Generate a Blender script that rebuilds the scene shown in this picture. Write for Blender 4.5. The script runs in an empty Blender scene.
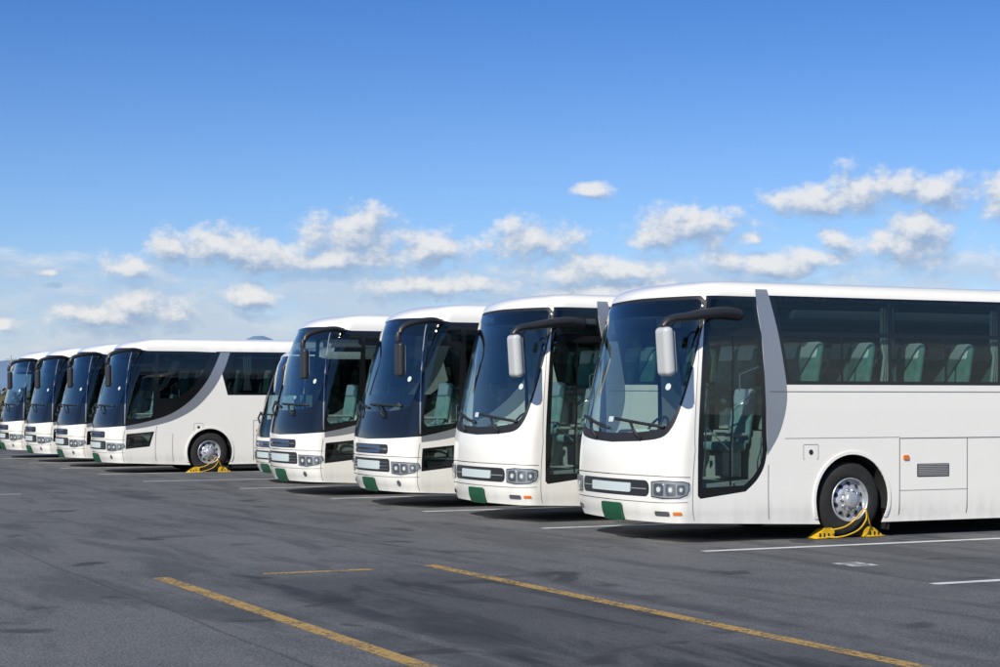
import bpy, bmesh, math, random
from mathutils import Vector, Matrix
from mathutils.geometry import delaunay_2d_cdt
random.seed(7)
TH = math.radians(25.8)
CT, ST = math.cos(TH), math.sin(TH)
CAMH = 1.9
B1 = (2.28, 23.4)      # near front corner of first coach (world)
def rowpt(x, y):
    return (B1[0] + CT*x - ST*y, B1[1] + ST*x + CT*y)

scene = bpy.context.scene
scene.view_settings.view_transform = 'Standard'
scene.view_settings.look = 'None'
scene.view_settings.exposure = 0

# ------------------------------------------------------------------ materials
def newmat(name):
    m = bpy.data.materials.new(name); m.use_nodes = True
    nt = m.node_tree; nt.nodes.clear()
    out = nt.nodes.new('ShaderNodeOutputMaterial')
    return m, nt, out
def N(nt, typ, **kw):
    n = nt.nodes.new(typ)
    for k, v in kw.items():
        if k.startswith('i_'):
            key = k[2:]
            key = int(key) if key.isdigit() else key.replace('_', ' ')
            n.inputs[key].default_value = v
        else:
            setattr(n, k, v)
    return n
def math_(nt, op, a, b=None, c=None, clamp=False):
    n = nt.nodes.new('ShaderNodeMath'); n.operation = op; n.use_clamp = clamp
    for i, v in enumerate((a, b, c)):
        if v is None: continue
        if isinstance(v, (int, float)): n.inputs[i].default_value = v
        else: nt.links.new(v, n.inputs[i])
    return n.outputs[0]
def maprange(nt, v, a, b, c=0., d=1., smooth=True):
    n = nt.nodes.new('ShaderNodeMapRange')
    n.interpolation_type = 'SMOOTHSTEP' if smooth else 'LINEAR'
    nt.links.new(v, n.inputs[0])
    n.inputs[1].default_value = a; n.inputs[2].default_value = b
    n.inputs[3].default_value = c; n.inputs[4].default_value = d
    return n.outputs[0]
def mixc(nt, f, a, b, bt='MIX'):
    n = nt.nodes.new('ShaderNodeMix'); n.data_type = 'RGBA'; n.blend_type = bt
    for s, v in ((n.inputs[0], f), (n.inputs[6], a), (n.inputs[7], b)):
        if isinstance(v, (int, float)): s.default_value = v
        elif isinstance(v, tuple): s.default_value = (*v, 1) if len(v) == 3 else v
        else: nt.links.new(v, s)
    return n.outputs[2]
def simple(name, col, rough=.5, metal=0., coat=0., var=0., vscale=3., spec=.5, bump=0., bscale=40.):
    m, nt, out = newmat(name)
    p = N(nt, 'ShaderNodeBsdfPrincipled')
    p.inputs['Base Color'].default_value = (*col, 1)
    p.inputs['Roughness'].default_value = rough
    p.inputs['Metallic'].default_value = metal
    p.inputs['Coat Weight'].default_value = coat
    p.inputs['Coat Roughness'].default_value = .04
    p.inputs['Specular IOR Level'].default_value = spec
    tc = N(nt, 'ShaderNodeTexCoord')
    if var > 0:
        nz = N(nt, 'ShaderNodeTexNoise', i_Scale=vscale, i_Detail=4.)
        nt.links.new(tc.outputs['Object'], nz.inputs['Vector'])
        c = mixc(nt, maprange(nt, nz.outputs[0], .3, .75), tuple(x*(1-var) for x in col), col)
        nt.links.new(c, p.inputs['Base Color'])
    if bump > 0:
        nz = N(nt, 'ShaderNodeTexNoise', i_Scale=bscale, i_Detail=3.)
        nt.links.new(tc.outputs['Object'], nz.inputs['Vector'])
        bp = N(nt, 'ShaderNodeBump', i_Strength=bump, i_Distance=.01)
        nt.links.new(nz.outputs[0], bp.inputs['Height'])
        nt.links.new(bp.outputs[0], p.inputs['Normal'])
    nt.links.new(p.outputs[0], out.inputs[0])
    return m
def glassmat(name, tint, base=.05, rough=.01, power=4.):
    m, nt, out = newmat(name)
    tr = N(nt, 'ShaderNodeBsdfTransparent'); tr.inputs[0].default_value = (*tint, 1)
    gl = N(nt, 'ShaderNodeBsdfGlossy'); gl.inputs['Roughness'].default_value = rough
    gl.inputs['Color'].default_value = (1., .96, .88, 1)
    tc = N(nt, 'ShaderNodeTexCoord')
    nz = N(nt, 'ShaderNodeTexNoise', i_Scale=.9, i_Detail=1.)
    nt.links.new(tc.outputs['Object'], nz.inputs['Vector'])
    bp = N(nt, 'ShaderNodeBump', i_Strength=.2, i_Distance=.03)
    nt.links.new(nz.outputs[0], bp.inputs['Height']); nt.links.new(bp.outputs[0], gl.inputs['Normal'])
    lw = N(nt, 'ShaderNodeLayerWeight', i_Blend=.5)
    f = math_(nt, 'POWER', lw.outputs['Facing'], power)
    f = math_(nt, 'MULTIPLY_ADD', f, .9, base, clamp=True)
    mx = N(nt, 'ShaderNodeMixShader')
    nt.links.new(f, mx.inputs[0]); nt.links.new(tr.outputs[0], mx.inputs[1]); nt.links.new(gl.outputs[0], mx.inputs[2])
    nt.links.new(mx.outputs[0], out.inputs[0])
    return m
def paintmat(name, col):
    m, nt, out = newmat(name)
    p = N(nt, 'ShaderNodeBsdfPrincipled')
    p.inputs['Roughness'].default_value = .28
    p.inputs['Coat Weight'].default_value = .8
    p.inputs['Coat Roughness'].default_value = .03
    tc = N(nt, 'ShaderNodeTexCoord')
    sp = N(nt, 'ShaderNodeSeparateXYZ'); nt.links.new(tc.outputs['Object'], sp.inputs[0])
    mp = N(nt, 'ShaderNodeMapping'); mp.inputs['Scale'].default_value = (6, 6, .8)
    nt.links.new(tc.outputs['Object'], mp.inputs[0])
    nz = N(nt, 'ShaderNodeTexNoise', i_Scale=1.5, i_Detail=5.)
    nt.links.new(mp.outputs[0], nz.inputs['Vector'])
    low = maprange(nt, sp.outputs[2], .7, .25)
    d = math_(nt, 'MULTIPLY', low, maprange(nt, nz.outputs[0], .35, .7))
    d = math_(nt, 'MULTIPLY', d, .20)
    c = mixc(nt, d, col, (.45, .43, .39))
    nt.links.new(c, p.inputs['Base Color'])
    nz2 = N(nt, 'ShaderNodeTexNoise', i_Scale=1.6, i_Detail=1.)
    nt.links.new(tc.outputs['Object'], nz2.inputs['Vector'])
    bp = N(nt, 'ShaderNodeBump', i_Strength=.16, i_Distance=.03)
    nt.links.new(nz2.outputs[0], bp.inputs['Height'])
    nt.links.new(bp.outputs[0], p.inputs['Normal'])
    nt.links.new(p.outputs[0], out.inputs[0])
    return m

M = {}
M['paint'] = paintmat('white_coach_paint', (.88, .85, .765))
M['black'] = simple('gloss_black', (.008, .009, .010), .12, coat=.3)
M['rubber'] = simple('black_rubber', (.016, .016, .017), .6)
M['plastic'] = simple('dark_plastic', (.025, .026, .028), .4)
M['under'] = simple('underbody', (.012, .012, .012), .9)
M['silver'] = simple('silver_band', (.36, .38, .40), .3, metal=.5, coat=.3)
M['chrome'] = simple('chrome', (.78, .80, .82), .12, metal=1.)
M['seam'] = simple('seam', (.13, .13, .13), .8)
M['wind'] = glassmat('windscreen_glass', (.74, .87, .84), .12, power=3.)
M['doorglass'] = glassmat('door_glass', (.62, .74, .72), .06)
M['glass'] = glassmat('tinted_glass', (.46, .58, .56), .06)
M['glassd'] = glassmat('dark_tinted_glass', (.20, .25, .26), .06)
M['shade'] = glassmat('windscreen_shade_band', (.16, .22, .25), .10, power=3.2)
M['lens'] = glassmat('lamp_glass', (.9, .92, .93), .10)
M['seat'] = simple('seat_fabric', (.15, .32, .28), .9, var=.3, vscale=8)
M['cabseat'] = simple('cab_seat_fabric', (.17, .30, .30), .9, var=.3, vscale=8)
M['cover'] = simple('seat_cover', (.74, .80, .76), .8)
M['inner'] = simple('interior_trim', (.30, .32, .31), .8)
M['dash'] = simple('dashboard', (.045, .05, .054), .6)
M['tyre'] = simple('tyre', (.022, .021, .020), .85, var=.4, vscale=9, bump=.3, bscale=60)
M['rim'] = simple('steel_rim', (.62, .63, .64), .35, metal=.5, var=.3, vscale=14)
M['reflector'] = simple('lamp_reflector', (.60, .62, .64), .25, metal=.6)
M['green'] = simple('green_plate', (.012, .10, .045), .45, var=.2, vscale=20)
M['plate'] = simple('white_plate', (.55, .62, .60), .4)
M['orange'] = simple('orange_marker', (.75, .18, .02), .3, coat=.4)
M['red'] = simple('red_lamp', (.5, .01, .01), .25, coat=.4)
M['grey'] = simple('grey_vent', (.30, .30, .29), .5)
M['mirrorshell'] = simple('mirror_shell', (.50, .51, .50), .22, coat=.5)
M['mirrorglass'] = simple('mirror_glass', (.8, .8, .8), .02, metal=1.)
M['yellow'] = simple('yellow_plastic', (.78, .47, .015), .5, var=.3, vscale=12)
M['bluechrome'] = simple('blue_grille', (.10, .16, .30), .2, metal=.5)
M['curtain'] = simple('curtain_cloth', (.45, .50, .46), .9, var=.3, vscale=10)

# ------------------------------------------------------------------ mesh builder
class MB:
    def __init__(s):
        s.v = []; s.f = []; s.m = []; s.sm = []; s.mats = []; s.nrm = {}
    def mi(s, key):
        if key not in s.mats: s.mats.append(key)
        return s.mats.index(key)
    def add(s, verts, faces, mat, smooth=True, M4=None):
        o = len(s.v)
        for p in verts:
            p = Vector(p)
            s.v.append(tuple(M4 @ p) if M4 is not None else tuple(p))
        i = s.mi(mat)
        for f in faces:
            s.f.append(tuple(a+o for a in f)); s.m.append(i); s.sm.append(smooth)
        return o
    def mesh(s, name):
        me = bpy.data.meshes.new(name)
        me.from_pydata(s.v, [], s.f)
        for k in s.mats: me.materials.append(M[k])
        me.polygons.foreach_set('material_index', s.m)
        me.polygons.foreach_set('use_smooth', s.sm)
        me.update()
        if s.nrm:
            ns = [s.nrm.get(i, (0, 0, 0)) for i in range(len(s.v))]
            me.normals_split_custom_set_from_vertices(ns)
        return me
def obj(name, data, parent=None, loc=None, rot=None, wn=False):
    o = bpy.data.objects.new(name, data)
    scene.collection.objects.link(o)
    if parent: o.parent = parent
    if loc: o.location = loc
    if rot is not None: o.rotation_euler = rot
    if wn:
        md = o.modifiers.new('wn', 'WEIGHTED_NORMAL'); md.keep_sharp = True
    return o
_rb = {}
def rbox(sx, sy, sz, bev=.02, seg=2):
    k = (round(sx, 4), round(sy, 4), round(sz, 4), bev, seg)
    if k in _rb: return _rb[k]
    bm = bmesh.new(); bmesh.ops.create_cube(bm, size=1.)
    for v in bm.verts: v.co = Vector((v.co.x*sx, v.co.y*sy, v.co.z*sz))
    if bev > 0:
        bmesh.ops.bevel(bm, geom=bm.edges[:], offset=bev, segments=seg, profile=.5, affect='EDGES')
    bm.verts.index_update()
    r = ([v.co.copy() for v in bm.verts], [[v.index for v in f.verts] for f in bm.faces])
    bm.free(); _rb[k] = r
    return r
def addbox(mb, c, s, mat, bev=.02, seg=2, rot=None):
    v, f = rbox(*s, bev, seg)
    T = Matrix.Translation(c)
    if rot is not None: T = T @ rot
    mb.add(v, f, mat, bev > 0, T)
def tube(mb, pts, rad, mat, n=10, flat=1.0):
    pts = [Vector(p) for p in pts]
    rads = rad if isinstance(rad, (list, tuple)) else [rad]*len(pts)
    vs = []; fs = []
    for i, p in enumerate(pts):
        d = (pts[min(i+1, len(pts)-1)] - pts[max(i-1, 0)]).normalized()
        up = Vector((0, 0, 1)) if abs(d.z) < .9 else Vector((0, 1, 0))
        a = d.cross(up).normalized(); b = a.cross(d).normalized()
        for k in range(n):
            an = 2*math.pi*k/n
            vs.append(p + a*math.cos(an)*rads[i] + b*math.sin(an)*rads[i]*flat)
    for i in range(len(pts)-1):
        for k in range(n):
            fs.append((i*n+k, i*n+(k+1) % n, (i+1)*n+(k+1) % n, (i+1)*n+k))
    fs.append(tuple(range(n))[::-1]); fs.append(tuple((len(pts)-1)*n+k for k in range(n)))
    mb.add(vs, fs, mat)
def catmull(pts, n=6):
    out = []
    P = [pts[0]] + list(pts) + [pts[-1]]
    for i in range(1, len(P)-2):
        p0, p1, p2, p3 = P[i-1], P[i], P[i+1], P[i+2]
        for k in range(n):
            t = k/n
            out.append(tuple(.5*((2*b) + (-a+c)*t + (2*a-5*b+4*c-d)*t*t + (-a+3*b-3*c+d)*t**3)
                             for a, b, c, d in zip(p0, p1, p2, p3)))
    out.append(tuple(pts[-1]))
    return out
def lathe(mb, prof, mat, c, n=48, axis='y'):
    vs = []; fs = []
    for r, y in prof:
        for k in range(n):
            a = 2*math.pi*k/n
            vs.append((c[0]+r*math.cos(a), c[1]+y, c[2]+r*math.sin(a)))
    for i in range(len(prof)-1):
        for k in range(n):
            fs.append((i*n+k, i*n+(k+1) % n, (i+1)*n+(k+1) % n, (i+1)*n+k))
    mb.add(vs, fs, mat)

# ------------------------------------------------------------------ coach surface
def hermite(tab, z):
    ks = sorted(tab.items())
    if z <= ks[0][0]: return ks[0][1]
    if z >= ks[-1][0]: return ks[-1][1]
    for i in range(len(ks)-1):
        if z <= ks[i+1][0]: break
    def slope(j):
        a = ks[max(j-1, 0)]; b = ks[min(j+1, len(ks)-1)]
        return (b[1]-a[1])/(b[0]-a[0])
    z0, f0 = ks[i]; z1, f1 = ks[i+1]; h = z1-z0; t = (z-z0)/h
    return ((2*t**3-3*t*t+1)*f0 + (t**3-2*t*t+t)*h*slope(i) + (-2*t**3+3*t*t)*f1 + (t**3-t*t)*h*slope(i+1))
class Surf:
    R0 = .25; X1 = 2.3; L = 11.9; ZB = .27
    def __init__(s, xf, wt, bul, TR, h, rc=.24, af=.4):
        s.xf, s.wt, s.bul, s.TR, s.h, s.rc, s.af = xf, wt, bul, TR, h, rc, af
    def level(s, t):
        if t <= s.TR:
            z = t; ins = 0; insf = 0; zz = z
        else:
            q = t - s.TR; zz = s.TR
            if q < .4:
                ph = q/.4*math.pi/2
                ins = .28*(1-math.cos(ph)); insf = s.af*(1-math.cos(ph)); z = s.TR + s.h*math.sin(ph)
            else:
                k = (q-.4)/.6
                ins = .28 + k*.94; insf = s.af + k*1.0
                z = s.TR + s.h + .05*math.sin(k*math.pi/2)
        hw = max(hermite(s.wt, zz) - ins, .002)
        return z, hw, hermite(s.xf, zz)+insf, hermite(s.bul, zz)*hw/1.25, min(s.rc, hw*.8), ins
    def p1x(s, t):
        z, hw, xc, b, r, ins = s.level(t)
        y0 = -(hw-r); x0 = xc + b*(y0/hw)**2; m = 2*b*y0/hw**2
        return x0 + m*(-hw-y0) + r
    def P(s, u, t):
        if u < -1.25:
            x, y, z = s.P(-2.5-u, t); return (x, -y, z)
        z, hw, xc, b, r, ins = s.level(t)
        R0, L = s.R0, s.L
        if u <= L/2:
            y0 = -(hw-r); x0 = xc + b*(y0/hw)**2; m = 2*b*y0/hw**2
            cx = x0 + m*(-hw-y0); px = cx + r
            if u <= -R0:
                y = -(hw-r)*(1.25+u)/(1.25-R0)
                return (xc + b*(y/hw)**2, y, z)
            if u < R0:
                v = (u+R0)/(2*R0)
                x = (1-v)**2*x0 + 2*v*(1-v)*cx + v*v*px
                y = (1-v)**2*y0 - 2*v*(1-v)*hw - v*v*hw
                return (x, y, z)
            if u < s.X1:
                return (px + (u-R0)*(s.X1-px)/(s.X1-R0), -hw, z)
            return (u, -hw, z)
        r = min(.2, hw*.8); xr = L - ins*1.2 - max(0, z-1.5)*.06
        if u < L-2: return (u, -hw, z)
        if u <= L-R0:
            return (L-2 + (u-L+2)*(xr-r-L+2)/(2-R0), -hw, z)
        if u < L+R0:
            v = (u-L+R0)/(2*R0)
            return ((1-v)**2*(xr-r)+2*v*(1-v)*xr+v*v*xr, -((1-v)**2*hw+2*v*(1-v)*hw+v*v*(hw-r)), z)
        return (xr, -(hw-r)*(L+1.25-u)/(1.25-R0), z)
    def U(s, x, z):
        if x >= s.X1: return x
        px = s.p1x(min(z, s.TR))
        if x < px: return s.R0 - (px-x)*1.2
        return s.R0 + (x-px)*(s.X1-s.R0)/(s.X1-px)
    def T(s, z):
        if z <= s.TR: return z
        return s.TR + .4*math.asin(min(1, (z-s.TR)/s.h))/(math.pi/2)
    def S(s, pts):
        return [(s.U(x, z), s.T(z)) for x, z in pts]
    def Nn(s, u, t):
        e = .004
        a = Vector(s.P(u+e, t)) - Vector(s.P(u-e, t)); b = Vector(s.P(u, t+e)) - Vector(s.P(u, t-e))
        n = a.cross(b)
        if n.length < 1e-9: return Vector((0, 0, 1))
        return n.normalized()
    def off(s, u, t, d, side=-1):
        p = Vector(s.P(u, t)) + s.Nn(u, t)*d
        if side > 0: p.y = -p.y
        return (p.x, p.y+1.25, p.z)

def resample(poly, step):
    out = []
    n = len(poly)
    for i in range(n):
        a = Vector(poly[i]); b = Vector(poly[(i+1) % n]); k = max(1, int(math.ceil((b-a).length/step)))
        for j in range(k): out.append(tuple(a.lerp(b, j/k)))
    return out
def dedupe(poly):
    o = []
    for p in poly:
        if not o or (abs(p[0]-o[-1][0])+abs(p[1]-o[-1][1])) > 1e-4: o.append(p)
    if abs(o[0][0]-o[-1][0])+abs(o[0][1]-o[-1][1]) < 1e-4: o.pop()
    return o
def inside(poly, x, y):
    c = False; n = len(poly); j = n-1
    for i in range(n):
        xi, yi = poly[i]; xj, yj = poly[j]
        if (yi > y) != (yj > y) and x < (xj-xi)*(y-yi)/(yj-yi)+xi: c = not c
        j = i
    return c
def bbox(p): return min(a for a, b in p), max(a for a, b in p), min(b for a, b in p), max(b for a, b in p)
def cdt(polys, grid):
    vs = [Vector(g) for g in grid]; es = []
    for p in polys:
        o = len(vs); n = len(p)
        vs += [Vector(q) for q in p]
        es += [(o+i, o+(i+1) % n) for i in range(n)]
    r = delaunay_2d_cdt(vs, es, [], 0, 1e-6)
    return r[0], r[2]
def build_shell(s, regions, name):
    L = s.L
    umin, umax, tmin, tmax = -1.25, L+1.25, s.ZB, s.TR+1.0
    us = [umin + i*.05 for i in range(int(1.7/.05))] 
    x = us[-1]
    while x < s.X1: x += .15; us.append(x)
    while x < L-.5: x += .45; us.append(x)
    while x < umax-.06: x += .06; us.append(x)
    us[-1] = umax
    ts = [tmin+i*.1 for i in range(int((s.TR-tmin)/.1)+1)]
    ts += [s.TR + .4*i/10 for i in range(0, 11)] + [s.TR+.4+.6*i/5 for i in range(1, 6)]
    ts = sorted(set(round(t, 4) for t in ts))
    grid = [(u, t) for u in us for t in ts]
    polys = [resample([(umin, tmin), (umax, tmin), (umax, tmax), (umin, tmax)], .1)]
    regs = []
    for mat, p in regions:
        p = dedupe(resample(dedupe(p), .06)); polys.append(p); regs.append((mat, p, bbox(p)))
    vs, fs = cdt(polys, grid)
    mb = MB()
    pos = []; nr = []
    for v in vs:
        p = Vector(s.P(v.x, v.y)); pos.append(p); nr.append(s.Nn(v.x, min(v.y, tmax-.01)))
    for side in (-1, 1):
        o = len(mb.v)
        for i, (p, n) in enumerate(zip(pos, nr)):
            if side > 0:
                mb.v.append((p.x, -p.y+1.25, p.z)); mb.nrm[o+i] = (n.x, -n.y, n.z)
            else:
                mb.v.append((p.x, p.y+1.25, p.z)); mb.nrm[o+i] = tuple(n)
        for f in fs:
            cx = sum(vs[i].x for i in f)/len(f); cy = sum(vs[i].y for i in f)/len(f)
            mat = 'paint'
            for m_, p, bb in regs:
                if bb[0] <= cx <= bb[1] and bb[2] <= cy <= bb[3] and inside(p, cx, cy): mat = m_
            if mat == 'hole': continue
            a = [o+i for i in f]
            if side > 0: a = a[::-1]
            mb.f.append(tuple(a)); mb.m.append(mb.mi(mat)); mb.sm.append(True)
    return mb.mesh(name)
def patch(mb, s, poly, mat, d=.004, thick=0., side=-1, step=.06):
    p = dedupe(resample(dedupe(poly), step)); b = bbox(p)
    grid = []
    g = step
    x = b[0]+g*.5
    while x < b[1]:
        y = b[2]+g*.5
        while y < b[3]:
            if inside(p, x, y): grid.append((x, y))
            y += g
        x += g
    vs, fs = cdt([p], grid)
    o = len(mb.v)
    for v in vs:
        mb.v.append(s.off(v.x, v.y, d, side))
        n = s.Nn(v.x, v.y); mb.nrm[len(mb.v)-1] = (n.x, -n.y if side > 0 else n.y, n.z)
    for f in fs:
        cx = sum(vs[i].x for i in f)/len(f); cy = sum(vs[i].y for i in f)/len(f)
        if not inside(p, cx, cy): continue
        a = [o+i for i in f]
        if side > 0: a = a[::-1]
        mb.f.append(tuple(a)); mb.m.append(mb.mi(mat)); mb.sm.append(True)
    if thick > 0:
        n = len(p); vv = [s.off(u, t, d, side) for u, t in p] + [s.off(u, t, d-thick, side) for u, t in p]
        mb.add(vv, [(i, (i+1) % n, n+(i+1) % n, n+i) for i in range(n)], mat, False)
def strip(mb, s, pts, w, mat, d=.003, side=-1):
    pts = [Vector(p) for p in pts]
    P2 = []
    for i in range(len(pts)-1):
        k = max(1, int((pts[i+1]-pts[i]).length/.08))
        P2 += [pts[i].lerp(pts[i+1], j/k) for j in range(k)]
    P2.append(pts[-1])
    vs = []
    for i, p in enumerate(P2):
        dd = (P2[min(i+1, len(P2)-1)]-P2[max(i-1, 0)]).normalized(); nn = Vector((-dd.y, dd.x))*w*.5
        vs.append(s.off(p.x+nn.x, p.y+nn.y, d, side)); vs.append(s.off(p.x-nn.x, p.y-nn.y, d, side))
    mb.add(vs, [(2*i, 2*i+1, 2*i+3, 2*i+2) for i in range(len(P2)-1)], mat, True)
    for i in range(len(P2)*2):
        n = s.Nn(P2[i//2].x, P2[i//2].y)
        mb.nrm[len(mb.v)-len(P2)*2+i] = (n.x, -n.y if side > 0 else n.y, n.z)
def rr(x0, x1, z0, z1, r=.05, n=4, sk=0.):
    out = []
    for cx, cz, a0 in ((x1-r, z0+r, -90), (x1-r, z1-r, 0), (x0+r, z1-r, 90), (x0+r, z0+r, 180)):
        for i in range(n+1):
            a = math.radians(a0+90*i/n)
            px, pz = cx+r*math.cos(a), cz+r*math.sin(a)
            out.append((px + sk*(pz-z0), pz))
    return out
def circ(cx, cz, r, n=20, rz=None):
    rz = rz or r
    return [(cx+r*math.cos(2*math.pi*i/n), cz+rz*math.sin(2*math.pi*i/n)) for i in range(n)]
def archpoly(cx, cz, r, zb):
    a0 = math.asin((zb-cz)/r)
    pts = []
    for i in range(33):
        a = a0 + (math.pi-2*a0)*i/32
        pts.append((cx+r*math.cos(a), cz+r*math.sin(a)))
    return pts

# ------------------------------------------------------------------ shared coach parts
WZ = .52
def wheels_mesh(fx, rx, name):
    mb = MB()
    for cx, front in ((fx, True), (rx, False)):
        for side in (-1, 1):
            sg = 1 if side < 0 else -1
            yb = .045 if side < 0 else 2.455
            def pr(l): return [(r, y*sg) for r, y in l]
            c = (cx, yb, WZ)
            lathe(mb, pr([(.30, .01), (.31, -.005), (.36, -.012), (.44, -.008), (.485, .012), (.505, .035), (.52, .05), (.522, .10),
                          (.512, .105), (.512, .115), (.522, .12), (.522, .17), (.512, .175), (.512, .185), (.522, .19), (.52, .25), (.49, .29), (.30, .29)]), 'tyre', c)
            if front:
                lathe(mb, pr([(.305, .02), (.302, -.012), (.288, -.014), (.28, .01), (.268, .05), (.24, .06), (.20, .03), (.165, .012), (.15, .01), (.125, .01), (.115, -.01), (.105, -.055), (.09, -.068), (.0, -.07)]), 'rim', c)
                hr, hy = .222, .045
            else:
                lathe(mb, pr([(.305, .02), (.302, -.012), (.288, -.014), (.28, .03), (.27, .12), (.22, .145), (.15, .15), (.12, .15), (.11, .04), (.0, .03)]), 'rim', c)
                hr, hy = .225, .14
            for i in range(10):
                a = 2*math.pi*(i+.5)/10
                R = Matrix.Rotation(-a, 4, 'Y')
                vs = []; n = 14
                tilt = -.6 if front else 0
                for k in range(n):
                    b = 2*math.pi*k/n
                    rad = .026*math.cos(b)
                    vs.append(R @ Vector((hr+rad, (hy - .006 - rad*tilt*(1))*sg*1.0 - (0.006*sg), .032*math.sin(b))) + Vector(c))
                mb.add(vs, [tuple(range(n))], 'under', False)  # flat dark disc painted in place of a shaded hand hole
                a2 = 2*math.pi*i/10
                R2 = Matrix.Rotation(-a2, 4, 'Y')
                pn = R2 @ Vector((.142, (.002 if front else .14)*sg, 0)) + Vector(c)
                lathe(mb, [(.018, .012*sg), (.018, -.018*sg), (.010, -.026*sg), (0, -.027*sg)], 'chrome', tuple(pn), n=8)
    return mb.mesh(name)
def under_mesh(s, fx, rx, name):
    mb = MB()
    for x0, x1 in ((.25, fx-.62), (fx+.62, rx-.62), (rx+.62, s.L-.3)):
        addbox(mb, ((x0+x1)/2, 1.25, .42), (x1-x0, 2.38, .16), 'under', 0)
    addbox(mb, ((fx+rx)/2, 1.25, .55), (rx-fx+1.3, 1.5, .2), 'under', 0)
    for cx in (fx, rx):
        for side in (0, 1):
            vs = []; fs = []; n = 24
            for i in range(n+1):
                a = math.pi*1.15*i/n - .235
                x, z = cx+.605*math.cos(a), WZ+.605*math.sin(a)
                ys = (.012, .62) if side == 0 else (2.488, 1.88)
                vs += [(x, ys[0], z), (x, ys[1], z)]
            fs = [(2*i, 2*i+1, 2*i+3, 2*i+2) for i in range(n)]
            mb.add(vs, fs, 'under')
            y = .62 if side == 0 else 1.88
            mb.add([(cx-.62, y, .3), (cx+.62, y, .3), (cx+.62, y, 1.15), (cx-.62, y, 1.15)], [(0, 1, 2, 3)], 'under', False)
        addbox(mb, (cx, 1.25, WZ), (.16, 2.1, .16), 'under', .03)
    for y in (.22, 2.28):
        addbox(mb, (fx+.66, y, .24), (.02, .34, .30), 'rubber', .004)
        addbox(mb, (rx+.66, y, .24), (.02, .5, .30), 'rubber', .004)
    return mb.mesh(name)
def interior_mesh(s, name, fx0=1.75):
    mb = MB()
    addbox(mb, ((fx0+s.L-.3)/2, 1.25, 1.38), (s.L-.3-fx0, 2.38, .1), 'inner', 0)
    addbox(mb, ((.15+fx0)/2, 1.25, .72), (fx0-.15, 2.36, .1), 'inner', 0)
    addbox(mb, (fx0, 1.25, 1.05), (.06, 2.36, .6), 'inner', 0)
    addbox(mb, (s.L-.45, 1.25, 2.0), (.1, 2.3, 1.3), 'inner', 0)
    addbox(mb, (.30, 1.25, 1.10), (.62, 2.05, .46), 'dash', .06, 3)
    addbox(mb, (.60, 1.80, 1.32), (.34, .74, .24), 'dash', .06, 3)
    st = Matrix.Translation((.86, 1.80, 1.42)) @ Matrix.Rotation(math.radians(-58), 4, 'Y')
    pts = [st @ Vector((.23*math.cos(a*math.pi/14), .23*math.sin(a*math.pi/14), 0)) for a in range(29)]
    tube(mb, pts, .018, 'rubber', 8)
    for a in (0, 2.1, 4.2):
        tube(mb, [st @ Vector((0, 0, -.02)), st @ Vector((.23*math.cos(a), .23*math.sin(a), 0))], .014, 'rubber', 6)
    tube(mb, [st @ Vector((0, 0, 0)), st @ Vector((0, 0, -.4))], .03, 'rubber', 8)
    ry = Matrix.Rotation(math.radians(10), 4, 'Y')
    def seat(x, y, z, w=.44, cov='cover', fab='seat'):
        addbox(mb, (x-.02, y, z+.42), (.46, w, .13), fab, .045, 2)
        addbox(mb, (x+.27, y, z+.80), (.11, w, .72), fab, .045, 2, ry)
        addbox(mb, (x+.315, y, z+1.08), (.125, w*.86, .24), cov, .04, 2, ry)
        addbox(mb, (x, y, z+.2), (.3, w*.7, .36), 'inner', 0)
        for q in (-1, 1):
            addbox(mb, (x, y+q*w*.55, z+.58), (.36, .045, .05), 'inner', .015, 1)
    seat(1.22, 1.80, .90, .5, fab='cabseat')
    seat(1.42, .95, .80, .44, fab='cabseat')
    x = 2.05
    while x < s.L-1.0:
        for y in (.30, .75, 1.75, 2.20): seat(x, y, 1.43)
        x += .86
    for y in (.30, 2.20):
        addbox(mb, ((1.9+s.L-.6)/2, y, 2.98), (s.L-2.5, .40, .16), 'inner', .05, 2)
    tube(mb, [(1.7, 1.0, .8), (1.7, 1.0, 2.2), (1.72, .6, 2.3), (1.7, .3, 2.1), (1.7, .25, .9)], .016, 'chrome', 8)
    tube(mb, [(.95, .12, .85), (.95, .12, 1.7), (1.25, .12, 1.9)], .014, 'chrome', 8)
    tube(mb, [(.5, .12, .85), (.55, .12, 1.5), (.9, .12, 1.2)], .014, 'chrome', 8)
    addbox(mb, (.85, .30, .50), (.8, .42, .06), 'inner', 0)
    for k in range(5):
        xc = 3.47+1.93*k
        for q in range(5):
            xx = xc + (q-2)*.045
            tube(mb, [(xx, .10, 3.12), (xx, .10, 2.6), (xc+(q-2)*.02, .10, 2.45), (xx, .10, 2.1)], .026, 'curtain', 6)
    addbox(mb, (.85, 1.25, 3.08), (.5, 2.0, .18), 'dash', .04, 2)
    addbox(mb, (.62, .95, 2.86), (.03, .26, .10), 'dash', .02, 2)
    addbox(mb, (.18, .75, 1.36), (.22, .30, .05), 'plate', .01, 1)
    addbox(mb, (.22, 1.35, 1.37), (.16, .16, .10), 'inner', .02, 1)
    addbox(mb, (.16, 1.05, 1.40), (.02, .34, .12), 'cover', .004, 1)
    return mb.mesh(name)

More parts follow.
